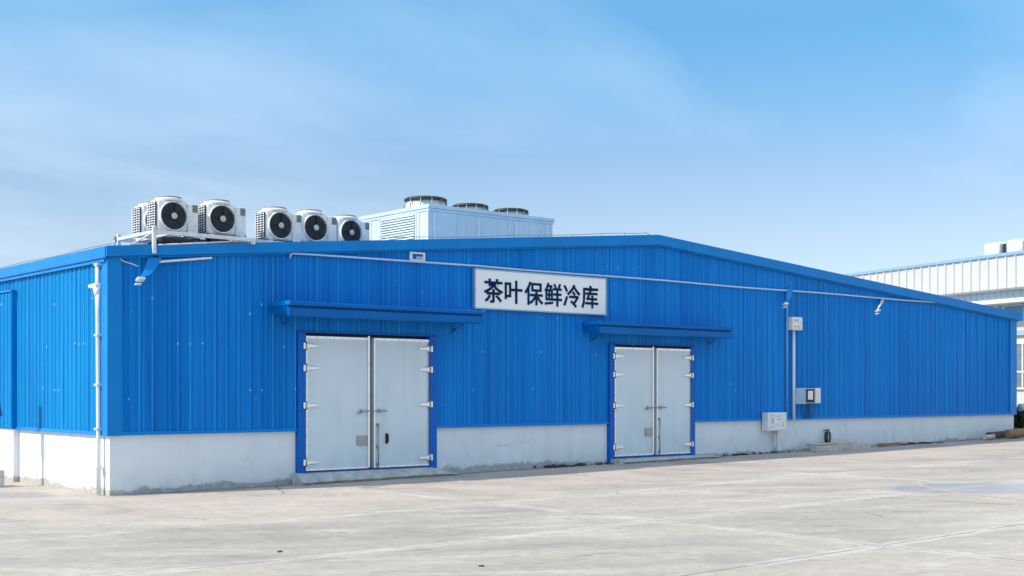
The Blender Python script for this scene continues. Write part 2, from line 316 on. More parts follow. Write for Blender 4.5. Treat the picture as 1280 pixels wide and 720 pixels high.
# ------------------------------------------------------------------ mesh helpers
class MB:
    def __init__(s): s.bm = bmesh.new()
    def quad(s, *p):
        f = s.bm.faces.new([s.bm.verts.new(q) for q in p]); return f
    def box(s, x0, x1, y0, y1, z0, z1, bev=0.0, seg=2, M=None, smooth=False):
        v = [s.bm.verts.new((x, y, z)) for z in (z0, z1) for y in (y0, y1) for x in (x0, x1)]
        fs = [s.bm.faces.new([v[i] for i in q]) for q in ((0, 2, 3, 1), (4, 5, 7, 6), (0, 1, 5, 4), (2, 6, 7, 3), (0, 4, 6, 2), (1, 3, 7, 5))]
        ve = list(v)
        if bev:
            es = list({e for f in fs for e in f.edges})
            r = bmesh.ops.bevel(s.bm, geom=es, offset=bev, segments=seg, affect='EDGES', profile=0.5)
            ve = list({q for f in r['faces'] for q in f.verts} | {q for q in v if q.is_valid})
            if smooth:
                for f in r['faces']: f.smooth = True
        if M is not None: bmesh.ops.transform(s.bm, matrix=M, verts=ve)
        return s
    def prism(s, pts, axis, a, b):
        """closed outline pts (2-D) swept along an axis from a to b"""
        def P(u, v, w): return {0: (w, u, v), 1: (u, w, v), 2: (u, v, w)}[axis]
        A = [s.bm.verts.new(P(u, v, a)) for u, v in pts]; B = [s.bm.verts.new(P(u, v, b)) for u, v in pts]
        n = len(pts); s.bm.faces.new(A[::-1]); s.bm.faces.new(B)
        for i in range(n): s.bm.faces.new((A[i], A[(i + 1) % n], B[(i + 1) % n], B[i]))
        return s
    def tube(s, path, r, seg=8, cap=True):
        path = [Vector(p) for p in path]; rings = []
        rs = r if isinstance(r, (list, tuple)) else [r] * len(path)
        ref = None
        for i, p in enumerate(path):
            d = (path[min(i + 1, len(path) - 1)] - path[max(i - 1, 0)]).normalized()
            if ref is None: ref = Vector((0, 0, 1)) if abs(d.z) < 0.9 else Vector((1, 0, 0))
            u = (ref - d * ref.dot(d)).normalized(); w = d.cross(u); ref = u
            rings.append([s.bm.verts.new(p + (u * math.cos(2 * math.pi * k / seg) + w * math.sin(2 * math.pi * k / seg)) * rs[i]) for k in range(seg)])
        for a, b in zip(rings, rings[1:]):
            for k in range(seg):
                f = s.bm.faces.new((a[k], a[(k + 1) % seg], b[(k + 1) % seg], b[k])); f.smooth = True
        if cap: s.bm.faces.new(rings[0][::-1]); s.bm.faces.new(rings[-1])
        return s
    def lathe(s, prof, center, axis=2, seg=28, smooth=True):
        """profile [(radius, height)] turned about an axis through center"""
        c = Vector(center); rings = []
        for r, h in prof:
            ring = []
            for k in range(seg):
                a = 2 * math.pi * k / seg; u, w = r * math.cos(a), r * math.sin(a)
                q = (u, w, h) if axis == 2 else ((u, -h, w) if axis == 1 else (h, u, w))
                ring.append(s.bm.verts.new(c + Vector(q)))
            rings.append(ring)
        for a, b in zip(rings, rings[1:]):
            for k in range(seg):
                f = s.bm.faces.new((a[k], a[(k + 1) % seg], b[(k + 1) % seg], b[k])); f.smooth = smooth
        s.bm.faces.new(rings[0][::-1]); s.bm.faces.new(rings[-1])
        return s
    def paint(s, start, k):
        s.bm.faces.ensure_lookup_table()
        for f in s.bm.faces[start:]: f.material_index = k
    def build(s, name, mat, parent=None, loc=None, extra=()):
        bmesh.ops.recalc_face_normals(s.bm, faces=s.bm.faces)
        me = bpy.data.meshes.new(name); s.bm.to_mesh(me); s.bm.free(); me.materials.append(mat)
        for q in extra: me.materials.append(q)
        o = bpy.data.objects.new(name, me); COL.objects.link(o)
        if parent is not None:
            o.parent = parent
        if loc is not None: o.location = loc
        return o
def tag(o, label, cat, group=None, kind=None):
    o['label'] = label; o['category'] = cat
    if group: o['group'] = group
    if kind: o['kind'] = kind
    return o
def thing(name, label, cat, loc=(0, 0, 0), rz=0.0, group=None):
    o = bpy.data.objects.new(name, None); o.empty_display_size = 0.3; COL.objects.link(o)
    o.location = loc; o.rotation_euler = (0, 0, rz)
    return tag(o, label, cat, group)
def dup(root, loc, rz, label):
    r = root.copy(); COL.objects.link(r); r.location = loc; r.rotation_euler = (0, 0, rz); r['label'] = label
    for ch in list(root.children):
        c = ch.copy(); COL.objects.link(c); c.parent = r
        for g in list(ch.children):
            d = g.copy(); COL.objects.link(d); d.parent = c
    return r
def gz(x): return 0.0105 * min(max(x, 0.0), 33.0)

# ------------------------------------------------------------------ ground
def ground():
    m = MB()
    xs = [-2500, -600, -150, -40] + [-20 + i * 1.0 for i in range(20)] + [0, 33] + [60, 150, 600, 2500]
    ys = [-2500, -600, -150, -60, -25, -15, -8, -4, -2, -1, 0.3, 20, 60, 150, 600, 2500]
    g = [[m.bm.verts.new((x, y, gz(x))) for x in xs] for y in ys]
    for j in range(len(ys) - 1):
        for i in range(len(xs) - 1):
            m.bm.faces.new((g[j][i], g[j][i + 1], g[j + 1][i + 1], g[j + 1][i]))
    o = m.build('ground', m_ground); o['kind'] = 'structure'
ground()
def mud_track(pts, w):
    m = MB(); n = len(pts); A = []; B = []
    for i, p in enumerate(pts):
        p = Vector(p); q = Vector(pts[min(i + 1, n - 1)]) - Vector(pts[max(i - 1, 0)]); q.normalize(); nn = Vector((-q.y, q.x))
        ww = w * (0.35 + 0.65 * math.sin(math.pi * (i + 0.3) / n)) * random.uniform(0.6, 1.2)
        a = p + nn * ww; b = p - nn * ww
        A.append(m.bm.verts.new((a.x, a.y, gz(a.x) + 0.004))); B.append(m.bm.verts.new((b.x, b.y, gz(b.x) + 0.004)))
    for i in range(n - 1): m.bm.faces.new((A[i], A[i + 1], B[i + 1], B[i]))
    o = m.build('mud_track', m_mud); o['kind'] = 'structure'
def bez(p0, p1, p2, n=28): return [tuple(Vector(p0) * (1 - t) ** 2 + Vector(p1) * 2 * t * (1 - t) + Vector(p2) * t * t) for t in [i / (n - 1) for i in range(n)]]
mud_track(bez((12.9, -8.3), (10.9, -9.2), (10.5, -12.0)), 0.05)
mud_track(bez((9.4, -9.75), (9.4, -10.6), (9.75, -11.9)), 0.045)

# ------------------------------------------------------------------ cold store
BL, BD, RX = 31.6, 18.0, 14.1           # length, depth, ridge position
ZL, ZR, ZP = 4.46, 4.50, 5.76           # top edge left, right, ridge
def roofz(x): return ZL + (ZP - ZL) * x / RX if x < RX else ZP + (ZR - ZP) * (x - RX) / (BL - RX)
bld = thing('cold_storage_building', 'long low blue corrugated steel warehouse on a pale plinth with two white double doors', 'warehouse')
def profile(a, b, per=0.25, h=0.024, minor=True):
    out = []; x = a; 
    out.append((a, 0.0))
    while x < b - 0.02:
        j = x
        for dx, d in ((0.012, 0), (0.038, h), (0.056, h), (0.082, 0)) + (((0.142, 0), (0.148, 0.006), (0.162, 0.006), (0.168, 0)) if minor else ()):
            if j + dx < b: out.append((j + dx, d))
        x += per
    out.append((b, 0.0)); return out
OPEN = ((3.825, 7.26, 3.06), (12.45, 15.52, 3.02))
m = MB()
pr = profile(0.0, BL)
ex = sorted(set([x for x, d in pr] + [o[0] for o in OPEN] + [o[1] for o in OPEN] + [RX]))
dd = dict(pr)
def depth_at(x):
    for (a, da), (b, db) in zip(pr, pr[1:]):
        if a <= x <= b: return da + (db - da) * (x - a) / max(b - a, 1e-6)
    return 0
dv = [(x, dd.get(x, depth_at(x))) for x in ex]
for (a, da), (b, db) in zip(dv, dv[1:]):
    mid = (a + b) / 2; zb = 1.105
    for o in OPEN:
        if o[0] < mid < o[1]: zb = o[2]
    m.quad((a, -0.03 - da, zb), (b, -0.03 - db, zb), (b, -0.03 - db, roofz(b) - 0.06), (a, -0.03 - da, roofz(a) - 0.06))
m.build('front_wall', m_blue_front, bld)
def side_sheet(x, sgn, y0, y1, z0, z1, name, mat, per=0.21):
    m = MB(); pr = profile(y0, y1, per)
    for (a, da), (b, db) in zip(pr, pr[1:]):
        m.quad((x - sgn * da, a, z0), (x - sgn * db, b, z0), (x - sgn * db, b, z1), (x - sgn * da, a, z1))
    return m.build(name, mat, bld)
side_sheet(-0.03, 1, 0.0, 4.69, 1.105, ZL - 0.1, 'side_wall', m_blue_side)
# the bay of the side wall that stands a hand's breadth proud
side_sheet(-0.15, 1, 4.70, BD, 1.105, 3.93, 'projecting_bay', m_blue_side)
m = MB(); m.box(-0.155, -0.02, 4.69, 4.74, 1.105, 3.95); m.build('projecting_bay', m_blue_trim, bld)
m = MB(); m.box(-0.175, -0.02, 4.67, BD, 3.95, 3.985); m.build('bay_flashing', m_blue_trim, bld)
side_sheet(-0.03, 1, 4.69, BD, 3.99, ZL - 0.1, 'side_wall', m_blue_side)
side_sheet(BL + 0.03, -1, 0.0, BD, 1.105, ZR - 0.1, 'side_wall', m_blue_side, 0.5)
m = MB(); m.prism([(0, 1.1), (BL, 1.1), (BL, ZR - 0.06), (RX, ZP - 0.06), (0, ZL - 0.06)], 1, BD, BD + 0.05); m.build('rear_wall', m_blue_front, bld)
# plinth
def plinth(x0, x1, y0, y1):
    m = MB(); m.box(x0, x1, y0, y1, -0.4, 1.10, 0.008, 2); m.build('plinth', m_plinth, bld)
plinth(0, 3.825, 0.0, 0.25); plinth(7.26, 12.45, 0.0, 0.25); plinth(15.52, BL, 0.0, 0.25)
plinth(0.0, 0.25, 0.25, 4.69); plinth(-0.12, 0.25, 4.69, BD); plinth(BL - 0.25, BL, 0.25, BD); plinth(0.25, BL - 0.25, BD - 0.25, BD)
# flashing under the sheets
for a, b in ((0.2, 3.815), (7.27, 12.44), (15.53, 31.25)):
    m = MB(); m.prism([(-0.075, 1.085), (-0.005, 1.085), (-0.005, 1.15), (-0.064, 1.15)], 0, a, b); m.build('base_flashing', m_blue_trim, bld)
m = MB(); m.prism([(-0.075, 1.085), (-0.005, 1.085), (-0.005, 1.15), (-0.064, 1.15)], 1, 0.33, 4.68); m.build('base_flashing', m_blue_trim, bld)
# corner trims
m = MB(); m.box(-0.07, 0.20, -0.07, -0.015, 1.08, 4.36); m.box(-0.07, -0.015, -0.0149, 0.33, 1.08, 4.32); m.build('corner_trim', m_blue_trim, bld)
m = MB(); m.box(31.25, 31.67, -0.07, -0.015, 1.08, ZR - 0.2); m.box(31.615, 31.67, -0.0149, 0.33, 1.08, ZR - 0.2); m.build('corner_trim', m_blue_trim, bld)
# roof: two slopes, gable fascia, eaves
m = MB()
m.prism([(-0.10, ZL - 0.06), (RX, ZP - 0.06), (RX, ZP), (-0.10, ZL)], 1, -0.10, BD + 0.1)
m.prism([(RX + 0.001, ZP - 0.06), (BL + 0.12, ZR - 0.065), (BL + 0.12, ZR - 0.005), (RX + 0.001, ZP)], 1, -0.10, BD + 0.1)
m.build('roof', m_roof, bld)
m = MB()
m.prism([(-0.115, ZL - 0.165), (RX, ZP - 0.215), (RX, ZP + 0.03), (-0.115, ZL + 0.025)], 1, -0.150, -0.102)
m.prism([(RX + 0.002, ZP - 0.215), (BL + 0.30, ZR - 0.245), (BL + 0.30, ZR + 0.015), (RX + 0.002, ZP + 0.03)], 1, -0.150, -0.102)
m.build('gable_fascia', m_blue_trim, bld)
m = MB(); m.prism([(-0.10, ZL - 0.20), (RX, ZP - 0.245), (RX, ZP - 0.218), (-0.10, ZL - 0.17)], 1, -0.10, -0.065)
m.prism([(RX + 0.002, ZP - 0.245), (BL + 0.1, ZR - 0.27), (BL + 0.1, ZR - 0.245), (RX + 0.002, ZP - 0.218)], 1, -0.10, -0.065); m.build('fascia_drip', m_blue_trim, bld)
m = MB(); m.prism([(-0.115, ZL - 0.19), (-0.06, ZL - 0.19), (-0.06, ZL - 0.004), (-0.13, ZL + 0.02), (-0.13, ZL - 0.17)], 1, -0.10, BD + 0.1)
m.prism([(-0.10, ZL - 0.25), (-0.06, ZL - 0.25), (-0.06, ZL - 0.20), (-0.10, ZL - 0.20)], 1, 0.0, BD)
m.build('eave_fascia', m_blue_trim, bld)
m = MB(); m.prism([(BL + 0.06, ZR - 0.26), (BL + 0.30, ZR - 0.24), (BL + 0.30, ZR - 0.02), (BL + 0.06, ZR - 0.07)], 1, -0.099, BD); m.build('eave_fascia', m_blue_trim, bld)

# cold-room doors
def cold_door(x0, x1, z0, z1, xi0, xi1, hz, handle):
    f = MB(); zt = z1 + 0.06
    f.box(xi0 + 0.005, x0 - 0.01, -0.095, 0.12, z0 - 0.22, zt + 0.0, 0.006); f.box(x1 + 0.01, xi1 - 0.005, -0.095, 0.12, z0 - 0.22, zt, 0.006)
    f.box(xi0 + 0.005, xi1 - 0.005, -0.07, 0.12, zt + 0.001, zt + 0.03, 0.004); f.box(x0 - 0.009, x1 + 0.009, -0.085, 0.12, z0 - 0.18, z0 - 0.012, 0.004)
    fr = f.build('door_frame', m_blue_bright, bld)
    b = MB(); b.box(x0 - 0.02, x1 + 0.02, 0.05, 0.10, z0 - 0.05, z1 + 0.05); b.build('dark_gap', m_black, bld)
    xm = (x0 + x1) / 2 + 0.04
    for sgn, a, c in ((-1, x0, xm - 0.055), (1, xm + 0.055, x1)):
        l = MB(); l.box(a, c, -0.075, 0.045, z0, z1, 0.010); leaf = l.build('door_leaf', m_door, bld)
        e = MB(); t = 0.055; y0, y1 = -0.086, -0.0765
        e.box(a + .004, c - .004, y0, y1, z1 - t, z1 - .004, 0.003); e.box(a + .004, c - .004, y0, y1, z0 + .004, z0 + t * .8, 0.003)
        e.box(a + .004, a + t * .7, y0, y1, z0 + t * .8 + .002, z1 - t - .002, 0.003); e.box(c - t * .7, c - .004, y0, y1, z0 + t * .8 + .002, z1 - t - .002, 0.003)
        r = e; n0 = len(e.bm.faces); k = a + 0.08
        while k < c - 0.05:
            for zz in (z1 - 0.03, z0 + 0.025): r.box(k - .007, k + .007, -0.094, -0.0865, zz - .007, zz + .007)
            k += 0.19
        k = z0 + 0.1; xe = a + 0.02 if sgn < 0 else c - 0.02
        while k < z1 - 0.1: r.box(xe - .007, xe + .007, -0.094, -0.0865, k - .007, k + .007); k += 0.2
        e.paint(n0, 1); e.build('edge_trim', m_bright, leaf, None, (m_steel,))
        for zz in hz:
            h = MB(); xo = x0 if sgn < 0 else x1; q = -sgn
            def bx(u0, u1, y0, y1, a0, a1, bv=.006):
                u, w = xo + q * u0, xo + q * u1; h.box(min(u, w), max(u, w), y0, y1, a0, a1, bv)
            bx(-0.075, -0.025, -0.125, -0.096, zz - .065, zz + .065)
            bx(0.01, 0.05, -0.118, -0.0875, zz - .055, zz + .055)
            u0, u1 = xo + q * 0.045, xo + q * 0.27
            h.prism([(u0, zz - .030), (u1, zz - .014), (u1, zz + .016), (u0, zz + .034)], 1, -0.112, -0.0872)
            n1 = len(h.bm.faces); h.tube([(xo - q * 0.010, -0.115, zz - .085), (xo - q * 0.010, -0.115, zz + .085)], 0.022, 10); h.paint(n1, 1)
            h.build('hinge', m_bright, leaf, None, (m_steel,))
        if sgn < 0:
            d = MB(); d.box(c - .040, c + .010, -0.105, -0.0875, z0 + .02, z1 + .035, .006); d.build('meeting_strip', m_bright, leaf)
            pl = MB(); pl.box(c - .30, c - .06, -0.10, -0.0765, z0 + .48, z0 + .68, .006); pl.build('lock_plate', m_steel, leaf)
            bo = MB(); bo.tube([(c - .24, -.115, z0 + 1.185), (c + .10, -.115, z0 + 1.185)], .013, 8); bo.tube([(c - .30, -.10, z0 + 1.15), (c - .24, -.13, z0 + 1.15)], .016, 8); bo.box(c - .22, c - .17, -.125, -.0765, z0 + 1.15, z0 + 1.22, .004); bo.build('slide_bolt', m_steel, leaf)
        else:
            d = MB(); d.box(a - .004, a + .035, -0.105, -0.0875, z0 + .02, z1 - .01, .006); d.build('meeting_strip', m_bright, leaf)
            ro = MB(); ro.tube([(a + .10, -.115, z0 - .005), (a + .10, -.115, z0 + .92)], .013, 8)
            for zz in (.06, .42, .88): ro.box(a + .065, a + .135, -.112, -.0765, z0 + zz, z0 + zz + .05, .004)
            ro.build('floor_bolt', m_steel, leaf)
            bo = MB(); bo.tube([(a + .03, -.115, z0 + 1.19), (a + .29, -.115, z0 + 1.19)], .013, 8); bo.box(a + .12, a + .18, -.125, -.0765, z0 + 1.155, z0 + 1.225, .004); bo.tube([(a + .27, -.115, z0 + 1.19), (a + .29, -.16, z0 + 1.185)], .013, 8); bo.build('slide_bolt', m_steel, leaf)
            if handle:
                hd = MB(); hd.box(a + .30, a + .36, -.093, -.0765, z0 + .50, z0 + .72, .005); hd.tube([(a + .33, -.0935, z0 + .53), (a + .33, -.14, z0 + .55), (a + .33, -.14, z0 + .67), (a + .33, -.0935, z0 + .69)], .014, 8); hd.build('pull_handle', m_black, leaf)
cold_door(4.01, 7.05, 0.285, 2.995, 3.825, 7.26, (2.79, 2.345, 1.60, 0.46), True)
cold_door(12.625, 15.35, 0.285, 2.96, 12.45, 15.52, (2.735, 2.285, 1.53, 0.52), False)

# canopies
def canopy(x0, x1, zw, p):
    o = [(-0.060, zw), (-p + .02, zw + .0), (-p, zw - .012), (-p, zw - .075), (-p + .09, zw - .085), (-p + .09, zw - .110), (-p + .02, zw - .125), (-p + .02, zw - .265), (-p + .06, zw - .285), (-0.060, zw - .20)]
    m = MB(); m.prism(o, 0, x0, x1); c = m.build('canopy', m_canopy, bld)
    for xe in (x0, x1):
        e = MB(); e.box(xe - .012, xe + .012, -p - .012, -.061, zw - .07, zw + .012, .004); e.build('canopy_edge', m_blue_trim, c)
    for xx in (x0 + .30, x1 - .30):
        b = MB(); b.tube([(xx, -.07, zw - .215), (xx, -p * .55, zw - .262)], .012, 6); b.tube([(xx, -p * .52, zw - .262), (xx, -.075, zw - .40)], .013, 6); b.box(xx - .022, xx + .022, -.074, -.0615, zw - .46, zw - .36, .004); b.build('bracket', m_canopy, c)
    g = MB()
    k = x0 + .1
    while k < x1 - .1: g.tube([(k, -.061, zw + .012), (k + .4, -.061, zw + .012 + random.uniform(0, .012))], .012, 5); k += .4
    g.build('mastic_bead', m_alu, c)
canopy(3.24, 8.03, 3.615, 0.78)
canopy(11.62, 16.40, 3.525, 0.62)
# little vent window high on the wall
m = MB(); a, b, c, d = 6.555, 6.95, 4.665, 4.85
for q in ((a, b, d - .04, d), (a, b, c, c + .03)): m.box(q[0], q[1], -.085, -.03, q[2], q[3], .004)
for q in ((a, a + .06), (b - .05, b)): m.box(q[0], q[1], -.085, -.03, c + .031, d - .041, .004)
vf = m.build('vent_frame', m_white_metal, bld)
m = MB(); m.box(a + .061, b - .051, -.062, -.03, c + .031, d - .041); m.build('vent_pane', m_blue_bright, vf)
m = MB(); m.box(a + .16, b - .055, -.08, -.063, c + .035, d - .09); m.build('vent_flap', m_alu, vf)

# ------------------------------------------------------------------ sign
sg = thing('wall_sign', 'white rectangular sign with six navy Chinese characters above the doors', 'sign', (10.38, -0.06, 3.72))
X0, X1, ZB, ZT = 8.27 - 10.38, 12.28 - 10.38, 0.0, 0.865
m = MB(); m.box(X0 + .013, X1 - .013, -.075, -.0, ZB + .013, ZT - .013); m.build('panel', m_sign, sg)
m = MB()
for q in ((X0 - .02, X1 + .02, ZT - .012, ZT + .018), (X0 - .02, X1 + .02, ZB - .018, ZB + .012)): m.box(q[0], q[1], -.088, .0, q[2], q[3], .006)
for q in ((X0 - .02, X0 + .012), (X1 - .012, X1 + .02)): m.box(q[0], q[1], -.088, .0, ZB + .0125, ZT - .0125, .006)
m.build('frame', m_alu, sg)
def glyphs():
    centers = (8.79, 9.375, 9.985, 10.575, 11.165, 11.745)
    for ch, cx in zip('\u8336\u53f6\u4fdd\u9c9c\u51b7\u5e93', centers):
        cu = bpy.data.curves.new('lettering', 'FONT'); cu.body = ch; cu.size = 0.565; cu.resolution_u = 4; cu.offset = 0.0088; cu.extrude = 0.006
        tmp = bpy.data.objects.new('lettering', cu); COL.objects.link(tmp)
        me = bpy.data.meshes.new_from_object(tmp.evaluated_get(bpy.context.evaluated_depsgraph_get()))
        COL.objects.unlink(tmp); bpy.data.objects.remove(tmp); bpy.data.curves.remove(cu)
        xs = [v.co.x for v in me.vertices]; ys = [v.co.y for v in me.vertices]
        mx, my = (min(xs) + max(xs)) / 2, (min(ys) + max(ys)) / 2
        for v in me.vertices: v.co = (v.co.x - mx, -v.co.z - 0.083, v.co.y - my)
        me.materials.clear(); me.materials.append(m_ink)
        o = bpy.data.objects.new('lettering', me); COL.objects.link(o); o.parent = sg; o.location = (cx - 10.38, 0, 0.40)
glyphs()

# ------------------------------------------------------------------ rooftop condensing units
def make_unit(label):
    u = thing('condensing_unit', label, 'air conditioner', (0, 0, 0), 0, 'fan units in a row on the roof edge')
    m = MB(); m.box(-.40, .20, -.20, .20, .035, .64, .055, 4, smooth=True); body = m.build('casing', m_ac, u)
    m = MB(); m.box(.202, .42, -.19, .19, .035, .60, .015, 2); sp = m.build('service_panel', m_ac, u)
    m = MB(); m.box(.30, .405, -.199, -.188, .44, .58, .004); m.build('inset', m_fin, sp)
    m = MB(); m.box(.24, .38, -.196, -.188, .10, .38, .003); m.build('cover', m_ac, sp)
    cx, cz = -.095, .335
    m = MB(); m.lathe([(.268, -.02), (.282, .0), (.286, .03), (.280, .05), (.264, .052), (.252, .03), (.246, -.02)], (cx, -.20, cz), 1, 36); sh = m.build('fan_shroud', m_ac, u)
    m = MB(); m.lathe([(.001, .004), (.250, .004), (.250, .012), (.001, .012)], (cx, -.20, cz), 1, 32, False); m.build('fan_well', m_dark, u)
    m = MB()
    for k in range(4):
        a0 = k * math.pi / 2 + .5; pts = []
        for i in range(6):
            a = a0 + i * .15
            pts.append((.06, a, .018 + .003 * i)); pts.append((.236, a + .2, .016 + .004 * i))
        vv = [m.bm.verts.new((cx + r * math.cos(a), -.20 - d, cz + r * math.sin(a))) for r, a, d in pts]
        for i in range(5): m.bm.faces.new((vv[2 * i], vv[2 * i + 2], vv[2 * i + 3], vv[2 * i + 1]))
    m.build('fan_blade', m_blade, u)
    m = MB()
    for rr in (.10, .14, .18, .22, .25):
        m.tube([(cx + rr * math.cos(a * math.pi / 14), -.248, cz + rr * math.sin(a * math.pi / 14)) for a in range(29)], .0032, 4, False)
    for k in range(6):
        a = k * math.pi / 3 + .35; m.tube([(cx + .05 * math.cos(a), -.249, cz + .05 * math.sin(a)), (cx + .262 * math.cos(a), -.249, cz + .262 * math.sin(a))], .005, 5)
    g = m.build('fan_grille', m_blade, u)
    m = MB(); m.lathe([(.058, .040), (.062, .055), (.055, .064), (.001, .066)], (cx, -.20, cz), 1, 18); m.build('fan_hub', m_hub, u)
    m = MB(); m.lathe([(.268, .62), (.264, .668), (.235, .684)], (cx, 0, 0), 2, 32); m.build('top_collar', m_ac, u)
    m = MB(); m.lathe([(.215, .684), (.225, .690), (.225, .708), (.205, .712)], (cx + .01, 0, 0), 2, 32); m.build('top_cap', m_fin, u)
    m = MB(); m.box(-.425, -.402, -.15, .17, .07, .59); co = m.build('coil', m_black, u)
    m = MB()
    for i in range(11): m.box(-.442, -.4255, -.152, .172, .085 + i * .047, .098 + i * .047)
    for yy in (-.155, -.045, .065, .165): m.box(-.446, -.4425, yy - .007, yy + .007, .07, .59)
    m.build('coil_guard', m_ac, co)
    m = MB(); m.tube([(.425, .05, .22), (.50, .05, .20), (.53, .04, .05), (.56, .02, -.12)], .016, 6); m.tube([(.425, .10, .16), (.48, .10, .14), (.50, .09, .02), (.52, .08, -.12)], .022, 6); m.build('pipe', m_black, u)
    for xx in (-.30, .32):
        m = MB(); m.box(xx - .035, xx + .035, -.23, .23, .0, .034, .004); m.build('foot', m_galv, u)
    return u
u1 = make_unit('rounded white fan unit at the near roof corner, first in the row')
u1.location = (1.42, 0.42, 4.84)
spots = [((2.43, 0.42, 4.87), 'white fan unit second from the near corner, sharing the first steel stand'),
         ((3.73, 0.50, 4.86), 'white fan unit third from the near corner, on the left of the second stand'),
         ((4.56, 0.50, 4.88), 'white fan unit fourth from the near corner, on the right of the second stand'),
         ((5.68, 0.95, 4.915), 'lowest white fan unit at the end of the row, nearest the big metal condenser'),
         ((1.50, 1.30, 4.84), 'fan unit half hidden behind the first one, only its slatted side showing')]
for (loc, lab), rz in zip(spots, (-1.6, 1.8, -2.4, 2.6, 1.0)): dup(u1, loc, R(rz), lab)

def stand(x0, x1, y0, y1, zt, label, front_drop):
    t = thing('equipment_stand', label, 'steel stand', ((x0 + x1) / 2, (y0 + y1) / 2, roofz(x0)), 0, 'steel stands under the fan units')
    ox, oy, oz = t.location
    m = MB()
    for y in (y0, y1, (y0 + y1) / 2): m.box(x0 - ox - .03, x1 - ox + .03, y - oy - .025, y - oy + .025, zt - .07 - oz, zt - oz, .004)
    m.build('long_beam', m_galv, t)
    for i, x in enumerate((x0, x0 + .35, (x0 + x1) / 2 - .02, x1 - .35, x1)):
        m = MB(); m.box(x - ox - .025, x - ox + .025, y0 - oy + .03, y1 - oy + .05, zt - .064 - oz, zt - .004 - oz, .004); m.build('cross_beam', m_galv, t)
    for x in (x0, x1):
        for y in (y0, y1):
            zb = roofz(x) if not (front_drop and x == x0 and y == y0) else 4.40
            m = MB(); m.box(x - ox - .031, x - ox + .031, y - oy - .034, y - oy + .034, zb - oz, zt + (.07 if y == y1 or zb == 4.40 else .005) - oz, .004); m.build('leg', m_galv, t)
    m = MB(); m.tube([(x0 - ox, y0 - oy + .05, zt - .05 - oz), (x0 - ox, y1 - oy, roofz(x0) + .03 - oz)], .018, 6); m.tube([(x0 + .1 - ox, y0 - oy + .04, roofz(x0 + .1) + .03 - oz), (x1 - .3 - ox, y0 - oy + .04, zt - .08 - oz)], .014, 6)
    m.build('brace', m_galv, t)
    return t
stand(0.76, 2.78, -0.19, 1.40, 4.835, 'pale steel stand at the near roof corner, its front leg running down over the fascia', True)
stand(3.08, 5.00, 0.18, 1.2, 4.86, 'low pale steel stand under the third and fourth fan units', False)
stand(5.30, 6.15, 0.70, 1.4, 4.91, 'smallest steel stand, hidden low under the last fan unit', False)

# refrigerant pipes under the first stand, then dark boxes and cables added as shade
m = MB()
for i in range(4): m.tube([(0.5 + .1 * i, 0.25 + .12 * i, roofz(.6) + .06 + .02 * i), (1.5, .3 + .1 * i, roofz(1.5) + .07 + .05 * i), (2.9 + .3 * i, .28 + .1 * i, roofz(2.9) + .05)], .028, 7)
tag(m.build('pipe_bundle', m_fin), 'bundle of grey insulated pipes lying on the roof under the first stand', 'pipes')
m = MB()
for a, b, c, d in ((1.0, 1.7, .05, .30), (2.05, 2.55, .12, .35)): m.box(a, b, c, d, roofz(a) + .08, roofz(a) + .20, .03, 2)
m.tube([(1.0, .2, roofz(1) + .14), (.86, .15, roofz(.9) + .10), (.80, .35, roofz(.8) + .02)], .02, 6)
m.tube([(1.7, .2, roofz(1.7) + .14), (1.85, .1, roofz(1.9) + .20), (2.05, .2, roofz(2) + .13)], .02, 6)
tag(m.build('shade_filler', m_black), 'dark boxes and cables added as shade under the first pair of fan units', 'cables')
m = MB(); m.box(3.3, 4.7, .30, .55, roofz(3.3) + .01, roofz(3.3) + .07, .02, 2); m.tube([(3.2, .35, roofz(3.2) + .05), (3.05, .15, roofz(3.05) + .03), (2.9, .3, roofz(2.9) + .02)], .025, 6)  # dark piece added for the shade between the beams
tag(m.build('shade_filler', m_black), 'dark flat box and cable added as shade under the third and fourth fan units', 'cables')
m = MB(); m.tube([(0.70, 1.45, roofz(.8)), (0.70, 1.45, 4.86)], .018, 7); m.box(.68, .80, 1.43, 1.48, 4.78, 4.83, .006); m.box(.72, .77, 1.42, 1.49, 4.75, 4.86, .006)
tag(m.build('valve', m_steel), 'small dark valve on a stub pipe at the far left of the first stand', 'valve')

# ------------------------------------------------------------------ the large condenser
big = thing('rooftop_condenser', 'big grey sheet metal condenser with three round fans on top', 'condenser', (12.96, 6.6, 5.45))
def L(x, y, z): return (x - 12.96, y - 6.6, z - 5.45)
cx0, cx1, cy0, cy1, czb, czt = 10.77 - 12.96, 15.15 - 12.96, 5.0 - 6.6, 8.25 - 6.6, 0.02, 6.715 - 5.45
m = MB(); m.box(cx0, cx1, cy0, cy1, czb, czt, .01); m.build('casing', m_galv_panel, big)
m = MB(); m.box(cx0 - .04, cx1 + .04, cy0 - .04, cy1 + .04, czt + .001, czt + .10, .008); m.box(cx0 - .02, cx1 + .02, cy0 - .02, cy1 + .02, czt - .07, czt - .001, .004); m.build('top_tray', m_galv_panel, big)
for x in (cx0 + .17, cx0 + 1.66, cx0 + 3.0, cx1 - .22):
    m = MB(); m.box(x - .035, x + .035, cy0 - .022, cy0 - .002, czb, czt - .08, .004); m.build('panel_rib', m_white_metal, big)
for x in (cx0 + .93, cx0 + 1.25, cx0 + 2.35, cx0 + 2.7, cx0 + 3.5):
    m = MB(); m.box(x - .008, x + .008, cy0 - .008, cy0 - .002, czb, czt - .08); m.build('panel_seam', m_galv, big)
for y in (cy0 + .03, cy0 + .46, cy0 + .56, cy0 + 2.30, cy1 - .5):
    m = MB(); m.box(cx0 - .025, cx0 - .002, y - .03, y + .03, czb, czt - .08, .004); m.build('panel_rib', m_white_metal, big)
